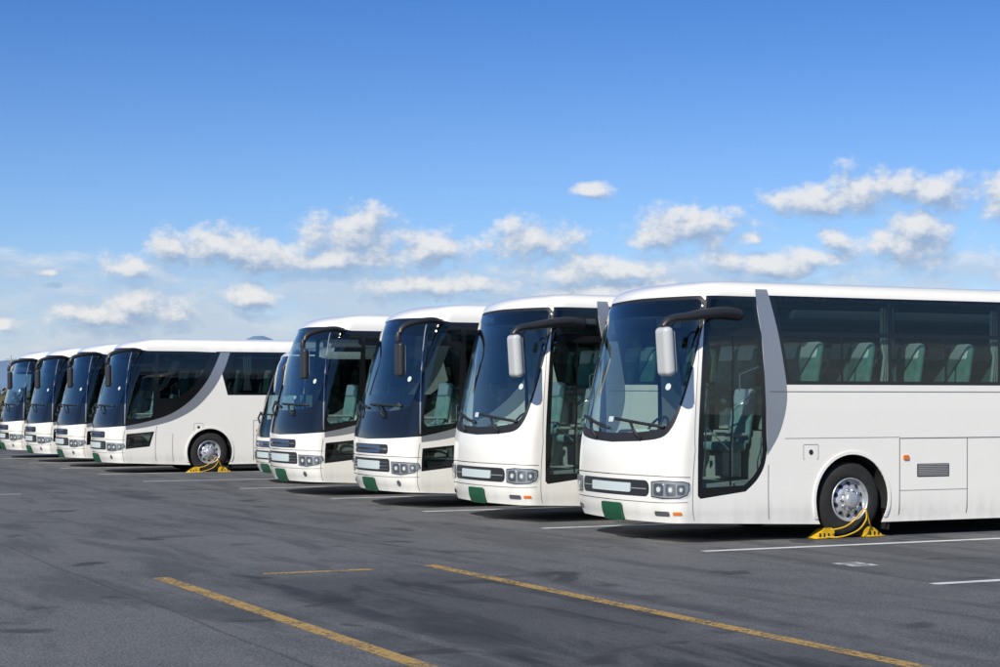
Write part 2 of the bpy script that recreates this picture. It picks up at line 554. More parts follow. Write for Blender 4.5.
def windows_side(s, xs, z0, z1, zs, slant0):
    out = []
    for i in range(len(xs)-1):
        a, b = xs[i]+.03, xs[i+1]-.03
        if i == 0 and slant0:
            out.append(('glassd', s.S([(slant0(zs+.03), zs+.03), (b, zs+.03), (b, z1), (slant0(z1), z1)])))
            mid = (slant0(z0)+b)/2+.03
            out.append(('glass', s.S([(slant0(z0), z0), (mid-.02, z0), (mid-.02, zs-.03), (slant0(zs), zs-.03)])))
            out.append(('glass', s.S(rr(mid+.02, b, z0, zs-.03, .03))))
        else:
            out.append(('glassd', s.S(rr(a, b, zs+.03, z1, .03))))
            mid = (a+b)/2
            out.append(('glass', s.S(rr(a, mid-.02, z0, zs-.03, .03))))
            out.append(('glass', s.S(rr(mid+.02, b, z0, zs-.03, .03))))
    return out

# ================================================================== TYPE A
FXA, RXA = 2.80, 8.9
SA = Surf(xf={.27: -.15, .40: -.20, .7: -.22, 1.2: -.20, 1.5: -.15, 2.3: .02, 3.0: .19, 3.2: .27},
          wt={.27: 1.225, .40: 1.245, .8: 1.25, 1.9: 1.25, 2.6: 1.24, 3.2: 1.215},
          bul={.27: .20, 1.2: .20, 3.2: .24}, TR=3.2, h=.21, rc=.22)
def regions_A():
    s = SA; R = []
    band_l = catmull([(1.25, 3.3), (1.29, 3.0), (1.35, 2.6), (1.39, 2.0), (1.41, 1.5), (1.42, 1.12)], 5)
    band_r = catmull([(1.42, 1.12), (1.60, 1.38), (1.71, 1.68), (1.74, 1.95), (1.69, 2.3), (1.60, 2.75), (1.49, 3.15), (1.44, 3.3)], 5)
    R.append(('black', s.S([(1.45, 2.05), (s.L-.5, 2.05), (s.L-.35, 2.15), (s.L-.35, 3.15), (s.L-.5, 3.22), (1.4, 3.22)])))
    R.append(('black', s.S([(.50, 3.2)] + catmull([(.46, 2.9), (.40, 2.2), (.35, 1.4), (.34, .62)], 5)
                           + [(.38, .58)] + catmull([(1.08, .66), (1.25, .80), (1.37, .98), (1.42, 1.2)], 4) + [(1.40, 2.0), (1.34, 2.7), (1.27, 3.2)])))
    R.append(('silver', s.S(band_l+band_r)))
    R.append(('rubber', [(-1.25, 3.215), (-.10, 3.20), (.04, 3.13)] + catmull([(.08, 3.0), (.07, 2.6), (.03, 2.1), (-.03, 1.75), (-.12, 1.5), (-.30, 1.36), (-.7, 1.31)], 4) + [(-1.25, 1.29)]))
    R.append(('wind', [(-1.25, 3.17), (-.13, 3.155), (.0, 3.10)] + catmull([(.04, 3.0), (.03, 2.6), (-.01, 2.1), (-.07, 1.80), (-.16, 1.60), (-.32, 1.48), (-.7, 1.43)], 4) + [(-1.25, 1.41)]))
    R.append(('shade', [(-1.25, 3.17), (-.13, 3.155), (.0, 3.10), (.04, 3.0), (.037, 2.92), (-1.25, 2.97)]))
    sl = lambda z: 1.80-.23*(z-2.09)/1.1
    for mt, p in windows_side(s, [1.6, 3.44, 5.37, 7.30, 9.23, 11.2], 2.10, 3.16, 2.72, sl): R.append((mt, p))
    R.append(('glassd', s.S([(.54, 2.78), (1.28, 2.78), (1.22, 3.15), (.57, 3.15)])))
    R.append(('doorglass', s.S([(.49, 2.68)] + catmull([(.47, 2.2), (.43, 1.4), (.41, .72)], 4) + catmull([(1.05, .74), (1.2, .86), (1.31, 1.02), (1.345, 1.2)], 4) + [(1.33, 2.0), (1.28, 2.68)])))
    R.append(('hole', s.S(archpoly(FXA, WZ, .60, .2)))); R.append(('hole', s.S(archpoly(RXA, WZ, .60, .2))))
    L = s.L
    R.append(('black', [(L+.25, 2.1), (L+1.25, 2.1), (L+1.25, 3.1), (L+.25, 3.1)]))
    return R
def lamp(mb, s, poly, cells, side):
    patch(mb, s, poly, 'plastic', .004, 0, side)
    cu = sum(q[0] for q in poly)/len(poly); ct = sum(q[1] for q in poly)/len(poly)
    inner = [((p[0]-cu)*.96+cu, (p[1]-ct)*.90+ct) for p in poly]
    patch(mb, s, inner, 'reflector', .007, 0, side)
    for (u, t, r) in cells:
        patch(mb, s, rr(u-r*1.15, u+r*1.15, t-r*1.05, t+r*1.05, r*.45), 'chrome', .012, .006, side, .03)
        patch(mb, s, circ(u, t, r*.55, 14), 'grey', .015, .003, side, .03)
        patch(mb, s, circ(u, t, r*.42, 14), 'cover', .018, .003, side, .03)
    patch(mb, s, poly, 'lens', .024, .02, side)
def common_details(mb, s, fx, rx):
    for side in (-1, 1):
        for cx in (fx, rx):
            o = archpoly(cx, WZ, .645, .27); i_ = archpoly(cx, WZ, .602, .27)
            patch(mb, s, s.S(o + i_[::-1]), 'paint', .014, .014, side, .05)
        for x in (3.60, 4.78, 6.0, 7.2):
            strip(mb, s, s.S([(x, .29), (x, 1.33)]), .012, 'seam', .003, side)
        strip(mb, s, s.S([(3.60, 1.33), (8.0, 1.33)]), .012, 'seam', .003, side)
        strip(mb, s, s.S([(3.60, .62), (4.78, .62)]), .006, 'seam', .003, side)
        if s is SA:
            strip(mb, s, s.S([(1.46, 1.96), (s.L-.4, 1.96)]), .010, 'seam', .003, side)
            strip(mb, s, s.S([(1.70, 1.345), (3.6, 1.345)]), .008, 'grey', .003, side)
        strip(mb, s, s.S([(1.46, .29), (1.44, 1.0)]), .010, 'seam', .003, side)
        patch(mb, s, s.S(rr(3.90, 4.46, .80, .98, .015)), 'plastic', .004, 0, side)
        for k in range(7):
            z = .815+.0235*k
            patch(mb, s, s.S([(3.92, z), (4.44, z), (4.44, z+.014), (3.92, z+.014)]), 'grey', .012, .01, side, .2)
        patch(mb, s, s.S(rr(3.66, 3.75, 1.04, 1.10, .012)), 'orange', .02, .02, side)
        patch(mb, s, s.S(circ(2.12, 1.16, .035, 12)), 'plastic', .006, 0, side)
        strip(mb, s, s.S(rr(2.0, 2.24, 1.06, 1.26, .02)), .006, 'seam', .003, side)
        for x in (5.6, 7.8, 10.6):
            patch(mb, s, s.S(rr(x, x+.1, 1.04, 1.10, .012)), 'orange', .02, .02, side)
        L = s.L
        patch(mb, s, rr(L+.35, L+.7, .85, 1.1, .03), 'red', .01, .01, side)
        strip(mb, s, [(L+.3, .75), (L+1.25, .75)], .012, 'seam', .003, side)
def wiper(mb, s, a, b, c):
    pts = [s.off(a[0], a[1], .03), s.off((a[0]+b[0])/2, (a[1]+b[1])/2, .07), s.off(b[0], b[1], .04)]
    tube(mb, pts, .022, 'rubber', 6)
    (u0, t0), (u1, t1) = c
    tube(mb, [s.off(u0+(u1-u0)*k/8, t0+(t1-t0)*k/8, .022) for k in range(9)], .022, 'rubber', 6)
def details_A():
    mb = MB(); s = SA
    common_details(mb, s, FXA, RXA)
    patch(mb, s, rr(-2.06, -.44, .60, .81, .08), 'plastic', .004, 0)
    patch(mb, s, rr(-1.72, -.78, .645, .765, .02), 'plate', .018, .014)
    strip(mb, s, [(-2.02, .70), (-1.74, .70)], .012, 'grey', .012); strip(mb, s, [(-.76, .70), (-.48, .70)], .012, 'grey', .012)
    for side in (-1, 1):
        lamp(mb, s, [(-.40, .60), (-.2, .58), (.10, .59), (.23, .63), (.27, .70), (.26, .79), (.16, .81), (-.2, .82), (-.40, .80)], [(-.27, .70, .075), (-.06, .70, .075), (.12, .70, .06)], side)
        patch(mb, s, rr(-.36, -.10, .36, .42, .02), 'chrome', .006, 0, side)
        patch(mb, s, rr(-.04, .12, .375, .415, .015), 'orange', .008, 0, side)
        strip(mb, s, [(-1.25, .87), (-.3, .87), (.28, .86)], .010, 'seam', .003, side)
        strip(mb, s, [(-1.25, .53), (-.3, .53), (.24, .54)], .008, 'seam', .003, side)
        strip(mb, s, s.S([(.30, .30), (.30, 1.2), (.36, 2.4), (.45, 3.16)]), .008, 'seam', .003, side)
    patch(mb, s, rr(-1.40, -.96, .26, .50, .02), 'green', .055, .03)
    strip(mb, s, s.S([(.84, .74), (.88, 1.6), (.90, 2.68)]), .03, 'black', .004)
    wiper(mb, s, (-.62, 1.34), (-.85, 1.55), ((-.25, 1.50), (-1.22, 1.60)))
    wiper(mb, s, (-1.65, 1.34), (-1.90, 1.56), ((-1.35, 1.47), (-2.25, 1.62)))
    patch(mb, s, circ(-.32, 2.02, .045, 12), 'plate', .004, 0)
    patch(mb, s, rr(-1.42, -1.30, 1.56, 1.63, .01), 'plate', .004, 0)
    return mb.mesh('coach_a_details')
def mirror_A():
    mb = MB()
    arm = catmull([(.98, .02, 2.96), (.72, -.05, 2.98), (.40, -.12, 2.955), (.05, -.17, 2.90), (-.22, -.20, 2.86), (-.33, -.20, 2.76)], 5)
    n = len(arm)
    tube(mb, arm, [.105-.05*(i/(n-1)) for i in range(n)], 'plastic', 12, .8)
    addbox(mb, (-.28, -.20, 2.46), (.15, .27, .62), 'mirrorshell', .065, 4, Matrix.Rotation(math.radians(-4), 4, 'Y'))
    addbox(mb, (-.198, -.20, 2.46), (.02, .22, .52), 'mirrorglass', .008, 1, Matrix.Rotation(math.radians(-4), 4, 'Y'))
    tube(mb, catmull([(.10, -.12, 2.88), (.05, .1, 2.84), (.05, .22, 2.74)], 4), .014, 'black', 8)
    addbox(mb, (.05, .23, 2.68), (.06, .16, .16), 'black', .028, 3)
    return mb.mesh('coach_a_mirror')

# ================================================================== TYPE B
FXB, RXB = 2.42, 8.5
SB = Surf(xf={.27: -.14, .40: -.21, .7: -.25, 1.15: -.24, 1.5: -.17, 2.3: .03, 2.9: .22, 3.12: .32},
          wt={.27: 1.225, .40: 1.245, .8: 1.25, 1.8: 1.25, 2.6: 1.235, 3.12: 1.20},
          bul={.27: .24, 1.2: .24, 3.12: .28}, TR=3.12, h=.29, rc=.23, af=.6)
B_IN = [(2.72, 3.08), (2.52, 2.65), (2.28, 2.25), (1.88, 1.82), (1.36, 1.49), (.74, 1.30), (.22, 1.20)]
B_OUT = [(.22, 1.10), (.78, 1.17), (1.46, 1.34), (2.06, 1.66), (2.52, 2.14), (2.80, 2.62), (2.98, 3.08)]
def regions_B():
    s = SB; R = []
    R.append(('black', s.S([(2.9, 1.98), (s.L-.5, 1.98), (s.L-.35, 2.08), (s.L-.35, 3.05), (s.L-.45, 3.10), (2.6, 3.10)])))
    ux = s.S(catmull(B_IN, 5))
    R.append(('black', [(-1.25, 3.19), (-.15, 3.17), (.1, 3.12)] + s.S([(.8, 3.10), (2.0, 3.10)]) + ux + [(-.1, 1.18), (-.5, 1.16), (-1.25, 1.14)]))
    R.append(('silver', s.S(catmull(B_IN, 5) + catmull(B_OUT, 5))))
    R.append(('wind', [(-1.25, 3.12), (-.13, 3.09), (-.03, 3.03)] + catmull([(0., 2.9), (-.03, 2.4), (-.09, 1.95), (-.16, 1.74), (-.3, 1.66), (-.6, 1.62)], 4) + [(-1.25, 1.60)]))
    R.append(('shade', [(-1.25, 3.12), (-.13, 3.09), (-.03, 3.03), (0., 2.9), (-.002, 2.86), (-1.25, 2.92)]))
    R.append(('doorglass', s.S([(.34, 2.70)] + [(.27, 1.42), (.33, 1.36), (.86, 1.42), (.93, 1.5), (.98, 2.70)])))
    R.append(('glassd', s.S([(1.10, 1.9), (1.55, 1.9), (1.98, 2.2), (2.25, 2.60), (2.45, 3.02), (1.10, 3.02)])))
    R.append(('glassd', s.S([(.36, 2.78), (1.0, 2.78), (1.0, 3.02), (.40, 3.02)])))
    R.append(('glassd', s.S([(2.86, 2.30), (2.98, 2.04), (4.3, 2.04), (4.3, 3.04), (3.12, 3.04), (3.0, 2.7)])))
    for a in (4.38, 6.28, 8.18, 10.08):
        b = min(a+1.82, s.L-.6)
        R.append(('glassd', s.S(rr(a, b, 2.04, 3.04, .03))))
    R.append(('black', s.S([(.22, .62), (.84, .68), (.96, 1.06), (.24, 1.00)])))
    R.append(('glassd', s.S([(.26, .67), (.80, .72), (.89, 1.02), (.28, .96)])))
    R.append(('hole', s.S(archpoly(FXB, WZ, .60, .2)))); R.append(('hole', s.S(archpoly(RXB, WZ, .60, .2))))
    L = s.L
    R.append(('black', [(L+.25, 2.1), (L+1.25, 2.1), (L+1.25, 3.0), (L+.25, 3.0)]))
    return R
def details_B():
    mb = MB(); s = SB
    common_details(mb, s, FXB, RXB)
    patch(mb, s, rr(-1.95, -.55, .90, 1.06, .05), 'plastic', .004, 0)
    patch(mb, s, rr(-1.72, -.78, .915, 1.04, .02), 'bluechrome', .012, .008)
    strip(mb, s, [(-1.93, .98), (-.57, .98)], .03, 'chrome', .018)
    patch(mb, s, rr(-2.0, -.5, .60, .82, .05), 'plastic', .004, 0)
    for z in (.645, .70, .755): strip(mb, s, [(-1.97, z), (-.53, z)], .022, 'chrome', .012)
    patch(mb, s, rr(-1.72, -.78, .64, .78, .02), 'plate', .024, .012)
    for side in (-1, 1):
        lamp(mb, s, [(-.45, .58), (-.2, .56), (.10, .60), (.24, .68), (.20, .76), (-.1, .78), (-.45, .78)], [(-.32, .67, .072), (-.12, .67, .072), (.07, .68, .055)], side)
        patch(mb, s, circ(-.3, .42, .05), 'chrome', .006, 0, side)
        strip(mb, s, [(-1.25, .86), (-.3, .86), (.24, .85)], .010, 'seam', .003, side)
        strip(mb, s, [(-1.25, .52), (-.3, .52), (.2, .53)], .010, 'grey', .003, side)
        strip(mb, s, s.S([(.20, .30), (.19, 1.08)]), .010, 'seam', .003, side)
        strip(mb, s, s.S([(.20, 1.24), (.24, 2.4), (.34, 3.06)]), .026, 'silver', .006, side)
        strip(mb, s, s.S([(1.02, .30), (1.02, 1.20)]), .010, 'seam', .003, side)
    patch(mb, s, rr(-1.42, -.98, .27, .50, .02), 'green', .055, .03)
    wiper(mb, s, (-.75, 1.50), (-1.0, 1.70), ((-.35, 1.70), (-1.35, 1.72)))
    wiper(mb, s, (-1.8, 1.5), (-2.0, 1.72), ((-1.45, 1.66), (-2.3, 1.76)))
    patch(mb, s, circ(-.32, 2.15, .045, 12), 'plate', .004, 0)
    return mb.mesh('coach_b_details')
def mirror_B():
    mb = MB()
    arm = catmull([(.62, .06, 3.10), (.36, -.10, 3.12), (.05, -.18, 3.08), (-.20, -.20, 3.0), (-.30, -.20, 2.86), (-.30, -.20, 2.75)], 5)
    tube(mb, arm, .052, 'plastic', 10)
    addbox(mb, (-.28, -.20, 2.46), (.12, .24, .56), 'plastic', .05, 3)
    addbox(mb, (-.212, -.20, 2.46), (.02, .19, .48), 'mirrorglass', .008, 1)
    return mb.mesh('coach_b_mirror')

DATA = {}
for tag, s, regs, det, mir, fx, rx, f0 in (('a', SA, regions_A, details_A, mirror_A, FXA, RXA, 1.75), ('b', SB, regions_B, details_B, mirror_B, FXB, RXB, 1.9)):
    DATA[tag] = dict(body=build_shell(s, regs(), 'coach_%s_body' % tag), trim=det(), mirror=mir(), wheels=wheels_mesh(fx, rx, 'coach_%s_wheels' % tag),
                     chassis=under_mesh(s, fx, rx, 'coach_%s_chassis' % tag), interior=interior_mesh(s, 'coach_%s_interior' % tag, f0))
def coach(tag, x, y, hs=1., rot=0., ws=1.07):
    e = obj('coach_bus', None, loc=(x, y, 0), rot=(0, 0, TH+rot)); e.empty_display_size = 1
    for k, me in DATA[tag].items():
        o = obj(k, me, e, wn=(k in ('mirror', 'interior')))
        o.scale = (1, ws, 1 if k == 'wheels' else hs)
    return e
coach('a', *rowpt(0, 0), hs=1.02, rot=math.radians(-.5), ws=1.09)
coach('a', *rowpt(.0, 4.35), hs=1.035)
coach('b', *rowpt(-.15, 8.5), hs=1.045)
coach('b', *rowpt(-.3, 12.9), hs=1.045)
coach('b', *rowpt(.9, 17.5), hs=.90)
FX, FY = -9.70, 45.6
for i in range(4):
    coach('b', FX - ST*4.35*i, FY + CT*4.35*i, hs=1.01)

# ------------------------------------------------------------------ wheel chocks
def chock(px, py, wheelx):
    mb = MB()
    def tri(cx, sg):
        w = .17
        prof = [(0, 0), (.30, 0), (.30, .03), (.16, .13), (.05, .15), (0, .12)]
        vs = [(cx+sg*(a-.02), y, z) for y in (-w/2, w/2) for a, z in prof]
        n = len(prof)
        fs = [tuple(range(n)), tuple(range(n, 2*n))[::-1]] + [(i, n+i, n+(i+1) % n, (i+1) % n) for i in range(n)]
        mb.add([(a, b+.14, c) for a, b, c in vs], fs, 'yellow', False)
        addbox(mb, (cx+sg*.14, .14, .012), (.34, .22, .02), 'yellow', .006, 1)
        for k in range(3): addbox(mb, (cx+sg*(.08+.07*k), .055, .05), (.02, .02, .05), 'rubber', 0)
    tri(wheelx-.27, -1); tri(wheelx+.27, 1)
    pts = catmull([(wheelx-.35, .0, .12), (wheelx-.15, -.04, .16), (wheelx+.02, -.05, .26), (wheelx+.12, -.05, .36), (wheelx+.19, -.05, .39), (wheelx+.22, -.04, .34),
                   (wheelx+.28, -.02, .2), (wheelx+.36, .05, .13)], 8)
    tube(mb, pts, .011, 'yellow', 8)
    pts = catmull([(wheelx+.19, -.05, .39), (wheelx+.20, -.06, .27), (wheelx+.08, -.07, .13), (wheelx-.12, -.07, .05), (wheelx-.30, -.03, .02), (wheelx-.4, .04, .03)], 8)
    tube(mb, pts, .010, 'yellow', 8)
    me = mb.mesh('wheel_chock')
    e = obj('wheel_chock_set', None, loc=(px, py, 0), rot=(0, 0, TH))
    obj('chocks_and_rope', me, e)
chock(*rowpt(0, -.02), FXA)
chock(FX, FY, FXB)

# ------------------------------------------------------------------ ground
def asphalt():
    m, nt, out = newmat('asphalt')
    p = N(nt, 'ShaderNodeBsdfPrincipled'); p.inputs['Roughness'].default_value = .85
    p.inputs['Specular IOR Level'].default_value = .3
    tc = N(nt, 'ShaderNodeTexCoord'); V = tc.outputs['Object']
    def nz(sc, det=4., rough=.5, vec=V, dist=0.):
        n = N(nt, 'ShaderNodeTexNoise', i_Scale=sc, i_Detail=det, i_Roughness=rough, i_Distortion=dist)
        nt.links.new(vec, n.inputs['Vector']); return n.outputs[0]
    sx = N(nt, 'ShaderNodeSeparateXYZ'); nt.links.new(V, sx.inputs[0])
    big = maprange(nt, nz(.22, 6., .7), .40, .60)
    med = maprange(nt, nz(1.3, 5., .75), .36, .64)
    fine = maprange(nt, nz(11., 4., .8), .36, .64)
    grit = maprange(nt, nz(45., 2., .7), .40, .62)
    c = mixc(nt, big, (.066, .070, .077), (.118, .120, .124))
    c = mixc(nt, math_(nt, 'MULTIPLY', med, .5), c, (.165, .165, .162))
    c = mixc(nt, math_(nt, 'MULTIPLY', fine, .60), c, (.036, .038, .042))
    c = mixc(nt, math_(nt, 'MULTIPLY', grit, .60), c, (.24, .24, .235))
    lx = math_(nt, 'DIVIDE', math_(nt, 'MULTIPLY_ADD', nz(.3, 2.), .15, sx.outputs[0]), 3.9)
    wn_ = N(nt, 'ShaderNodeTexWhiteNoise', noise_dimensions='1D'); nt.links.new(math_(nt, 'FLOOR', lx), wn_.inputs['W'])
    c = mixc(nt, math_(nt, 'MULTIPLY', wn_.outputs['Value'], .30), c, (.045, .047, .051))
    jt = math_(nt, 'ABSOLUTE', math_(nt, 'SUBTRACT', math_(nt, 'FRACT', lx), .5))
    c = mixc(nt, math_(nt, 'MULTIPLY', maprange(nt, jt, .493, .498), .45), c, (.03, .03, .032))
    mp = N(nt, 'ShaderNodeMapping'); mp.inputs['Scale'].default_value = (1.4, .22, 1)
    nt.links.new(V, mp.inputs[0])
    st = maprange(nt, nz(1., 5., .65, mp.outputs[0], .5), .47, .62)
    wob = nz(.7, 4., .6)
    xx = math_(nt, 'MULTIPLY_ADD', wob, 3.0, math_(nt, 'SUBTRACT', sx.outputs[0], 1.5))
    lane = math_(nt, 'SUBTRACT', 1., maprange(nt, math_(nt, 'ABSOLUTE', math_(nt, 'ADD', xx, 5.4)), .7, 2.0))
    yl = maprange(nt, math_(nt, 'MULTIPLY_ADD', wob, 4., sx.outputs[1]), 1.6, -.8)
    dk = math_(nt, 'MULTIPLY', math_(nt, 'MULTIPLY', lane, yl), math_(nt, 'MULTIPLY_ADD', st, .5, .5))
    c = mixc(nt, math_(nt, 'MULTIPLY', dk, .95), c, (.026, .028, .032))
    c = mixc(nt, math_(nt, 'MULTIPLY', st, .45), c, (.040, .042, .046))
    for xo, wd in ((-9.6, .26), (-11.7, .26), (-13.9, .35), (-3.0, .2)):
        tr = math_(nt, 'SUBTRACT', 1., maprange(nt, math_(nt, 'ABSOLUTE', math_(nt, 'SUBTRACT', math_(nt, 'MULTIPLY_ADD', wob, .9, sx.outputs[0]), xo)), wd*.4, wd))
        c = mixc(nt, math_(nt, 'MULTIPLY', math_(nt, 'MULTIPLY', tr, med), .5), c, (.035, .036, .039))
    sp = maprange(nt, nz(.8, 3., .5, V, .6), .61, .69)
    c = mixc(nt, math_(nt, 'MULTIPLY', sp, .65), c, (.026, .026, .028))
    nt.links.new(c, p.inputs['Base Color'])
    bp = N(nt, 'ShaderNodeBump', i_Strength=1., i_Distance=.012)
    nt.links.new(nz(38., 3., .7), bp.inputs['Height']); nt.links.new(bp.outputs[0], p.inputs['Normal'])
    nt.links.new(p.outputs[0], out.inputs[0])
    return m
def sheet(name, pts, z, mat, rot=True):
    me = bpy.data.meshes.new(name); me.from_pydata([(x, y, 0) for x, y in pts], [], [tuple(range(len(pts)))])
    me.materials.append(mat)
    return obj(name, me, loc=(B1[0], B1[1], z) if rot else (0, 0, z), rot=(0, 0, TH) if rot else None)
gm = simple('field_ground', (.12, .115, .085), .95, var=.5, vscale=.05)
sheet('ground', [(-7000, -7000), (7000, -7000), (7000, 7000), (-7000, 7000)], -.02, gm, False)
sheet('asphalt_parking_lot', [(-90, -90), (90, -90), (90, 50), (-90, 50)], 0, asphalt())

def markmat(name, col, worn):
    m, nt, out = newmat(name)
    p = N(nt, 'ShaderNodeBsdfPrincipled'); p.inputs['Roughness'].default_value = .7
    tc = N(nt, 'ShaderNodeTexCoord')
    a = N(nt, 'ShaderNodeTexNoise', i_Scale=22., i_Detail=5., i_Roughness=.7); nt.links.new(tc.outputs['Object'], a.inputs['Vector'])
    b = N(nt, 'ShaderNodeTexNoise', i_Scale=2.2, i_Detail=4.); nt.links.new(tc.outputs['Object'], b.inputs['Vector'])
    s_ = math_(nt, 'ADD', math_(nt, 'MULTIPLY', a.outputs[0], .6), math_(nt, 'MULTIPLY', b.outputs[0], .4))
    w = maprange(nt, s_, worn+.07, worn-.05)
    w = math_(nt, 'MULTIPLY_ADD', w, .8, .12)
    c = mixc(nt, maprange(nt, b.outputs[0], .3, .7), tuple(x*.75 for x in col), col)
    nt.links.new(c, p.inputs['Base Color'])
    tr = N(nt, 'ShaderNodeBsdfTransparent'); mx = N(nt, 'ShaderNodeMixShader')
    nt.links.new(w, mx.inputs[0]); nt.links.new(tr.outputs[0], mx.inputs[1]); nt.links.new(p.outputs[0], mx.inputs[2])
    nt.links.new(mx.outputs[0], out.inputs[0])
    return m
WM = markmat('white_line_paint', (.80, .80, .78), .60)
YM = markmat('yellow_line_paint', (.56, .36, .11), .51)
def quads(name, rects, mat, z=.004):
    vs = []; fs = []
    for x0, x1, y0, y1 in rects:
        o = len(vs); vs += [(x0, y0, 0), (x1, y0, 0), (x1, y1, 0), (x0, y1, 0)]; fs.append((o, o+1, o+2, o+3))
    me = bpy.data.meshes.new(name); me.from_pydata(vs, [], fs); me.materials.append(mat)
    return obj(name, me, loc=(B1[0], B1[1], z), rot=(0, 0, TH))
rs = []
for k in range(-2, 4): rs.append((-.2, 13, -.98+4.4*k-.075, -.98+4.4*k+.075))
for k in range(4, 5): rs.append((-.6, 13, -.95+4.4*k-.075, -.95+4.4*k+.075))
for k in range(0, 6): rs.append((-1.6, 12, 19.8+4.4*k-.07+1.0, 19.8+4.4*k+.07+1.0))
rs.append((-16, -5.2, 16.4, 16.5))
quads('white_parking_lines', rs, WM)
quads('yellow_lane_markings', [(-7.25, -7.08, -30, -1.3), (-4.10, -3.93, -30, -1.2), (-6.05, -4.8, -1.47, -1.32)], YM)
d = []
def seg(x, y, w, h): d.append((x, x+w, y, y+h))
bx, by = .25, -3.45
for k in range(2):
    yy = by+k*.24
    seg(bx, yy, .36, .045); seg(bx, yy+.13, .36, .045)
    seg(bx, yy+.045, .06, .085); seg(bx+.30, yy+.045, .06, .085)
quads('painted_bay_number', d, WM)

# ------------------------------------------------------------------ background: hills, scrub, poles
def hillmesh():
    vs = []; fs = []; n = 400
    D = 5200.
    for i in range(n+1):
        az = -60 + 120*i/n
        a = math.radians(az)
        h = 72 + 20*math.sin(a*9+1) + 16*math.sin(a*23) + 10*math.sin(a*51+2) + 6*math.sin(a*110) + 3*math.sin(a*260)
        h += 96*math.exp(-((az+7.4)/1.0)**2) + 55*math.exp(-((az+9.4)/1.4)**2)+40*math.exp(-((az+16)/2.5)**2)
        dx, dy = math.sin(a), math.cos(a)
        vs += [(dx*D, dy*D, -5), (dx*(D+250), dy*(D+250), h*.6), (dx*(D+700), dy*(D+700), h*1.2)]
    for i in range(n):
        for k in range(2): fs.append((3*i+k, 3*i+3+k, 3*i+4+k, 3*i+1+k))
    me = bpy.data.meshes.new('distant_hills'); me.from_pydata(vs, [], fs)
    for p in me.polygons: p.use_smooth = True
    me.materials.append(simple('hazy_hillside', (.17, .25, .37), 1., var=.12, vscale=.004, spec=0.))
    obj('distant_hills', me)
hillmesh()
def scrub(name, x0, x1, y, hmax, cols, dens, seed, depth=3.):
    random.seed(seed)
    mb = MB()
    n = int((x1-x0)*dens)
    for i in range(n):
        x = random.uniform(x0, x1); yy = y+random.uniform(0, depth)
        env = .45+.55*abs(math.sin(x*.37)+.6*math.sin(x*.91+1)+.4*math.sin(x*2.3))/1.6
        z = random.random()**.8*hmax*env
        r = random.uniform(.10, .28)
        a, b = random.uniform(0, 6.28), random.uniform(-.9, .9)
        R = Matrix.Translation((x, yy, z)) @ Matrix.Rotation(a, 4, 'Z') @ Matrix.Rotation(b, 4, 'X')
        mb.add([(-r, 0, -r*.6), (r*.8, 0, -r*.8), (r, 0, r*.5), (0, 0, r), (-r*.9, 0, r*.4)], [(0, 1, 2, 3, 4)], random.choice(cols), False, R)
    obj(name, mb.mesh(name), loc=(B1[0], B1[1], 0), rot=(0, 0, TH))
M['leafd'] = simple('scrub_dark', (.045, .055, .025), .9); M['leafb'] = simple('scrub_brown', (.13, .09, .045), .9)
M['leafo'] = simple('scrub_olive', (.09, .09, .04), .9); M['leafg'] = simple('tree_green', (.03, .05, .022), .9)
scrub('dry_shrub_row', -45, 60, 50.5, 1.9, ['leafb', 'leafb', 'leafo', 'leafd'], 120, 3)
scrub('distant_trees', -110, 140, 130, 4.6, ['leafd', 'leafo', 'leafb'], 90, 5, 8.)
mb = MB()
tube(mb, [(0, 0, 0), (0, 0, 10)], [.17, .11], 'grey', 8)
addbox(mb, (0, 0, 9.3), (2.0, .1, .12), 'grey', 0); addbox(mb, (0, 0, 8.4), (1.5, .1, .12), 'grey', 0)
for q in (-.9, -.4, .4, .9): tube(mb, [(q, 0, 9.35), (q, 0, 9.6)], .05, 'plate', 6)
tube(mb, [(.3, 0, 7.2), (.3, 0, 8.0)], .2, 'grey', 8)
pm = mb.mesh('utility_pole')
for (x, y) in ((-91, 335), (-78, 380)):
    e = obj('utility_pole', None, loc=(x, y, 0)); obj('pole_and_crossarms', pm, e)

# ------------------------------------------------------------------ sun + sky
sd = Vector((-.48, -.87, 0)).normalized(); EL = math.radians(36)
sdir = Vector((sd.x*math.cos(EL), sd.y*math.cos(EL), math.sin(EL)))
sl = bpy.data.lights.new('sun', 'SUN'); sl.energy = 5.0; sl.angle = math.radians(.5); sl.color = (1., .95, .87)
so = obj('sun', sl, loc=(-20, -30, 40)); so.rotation_euler = sdir.to_track_quat('Z', 'Y').to_euler()
w = bpy.data.worlds.new('World'); scene.world = w; w.use_nodes = True
nt = w.node_tree; nt.nodes.clear()
wo = nt.nodes.new('ShaderNodeOutputWorld'); bg = nt.nodes.new('ShaderNodeBackground'); bg.inputs[1].default_value = .1
sky = nt.nodes.new('ShaderNodeTexSky'); sky.sky_type = 'NISHITA'; sky.sun_disc = False
sky.sun_elevation = EL; sky.sun_rotation = math.atan2(sdir.x, sdir.y)
sky.air_density = 1.0; sky.dust_density = .2; sky.ozone_density = 2.0
g = bpy.data.node_groups.new('cloud_field', 'ShaderNodeTree')
g.interface.new_socket('V', in_out='INPUT', socket_type='NodeSocketVector')
g.interface.new_socket('F', in_out='OUTPUT', socket_type='NodeSocketFloat')
gi = g.nodes.new('NodeGroupInput'); go = g.nodes.new('NodeGroupOutput')
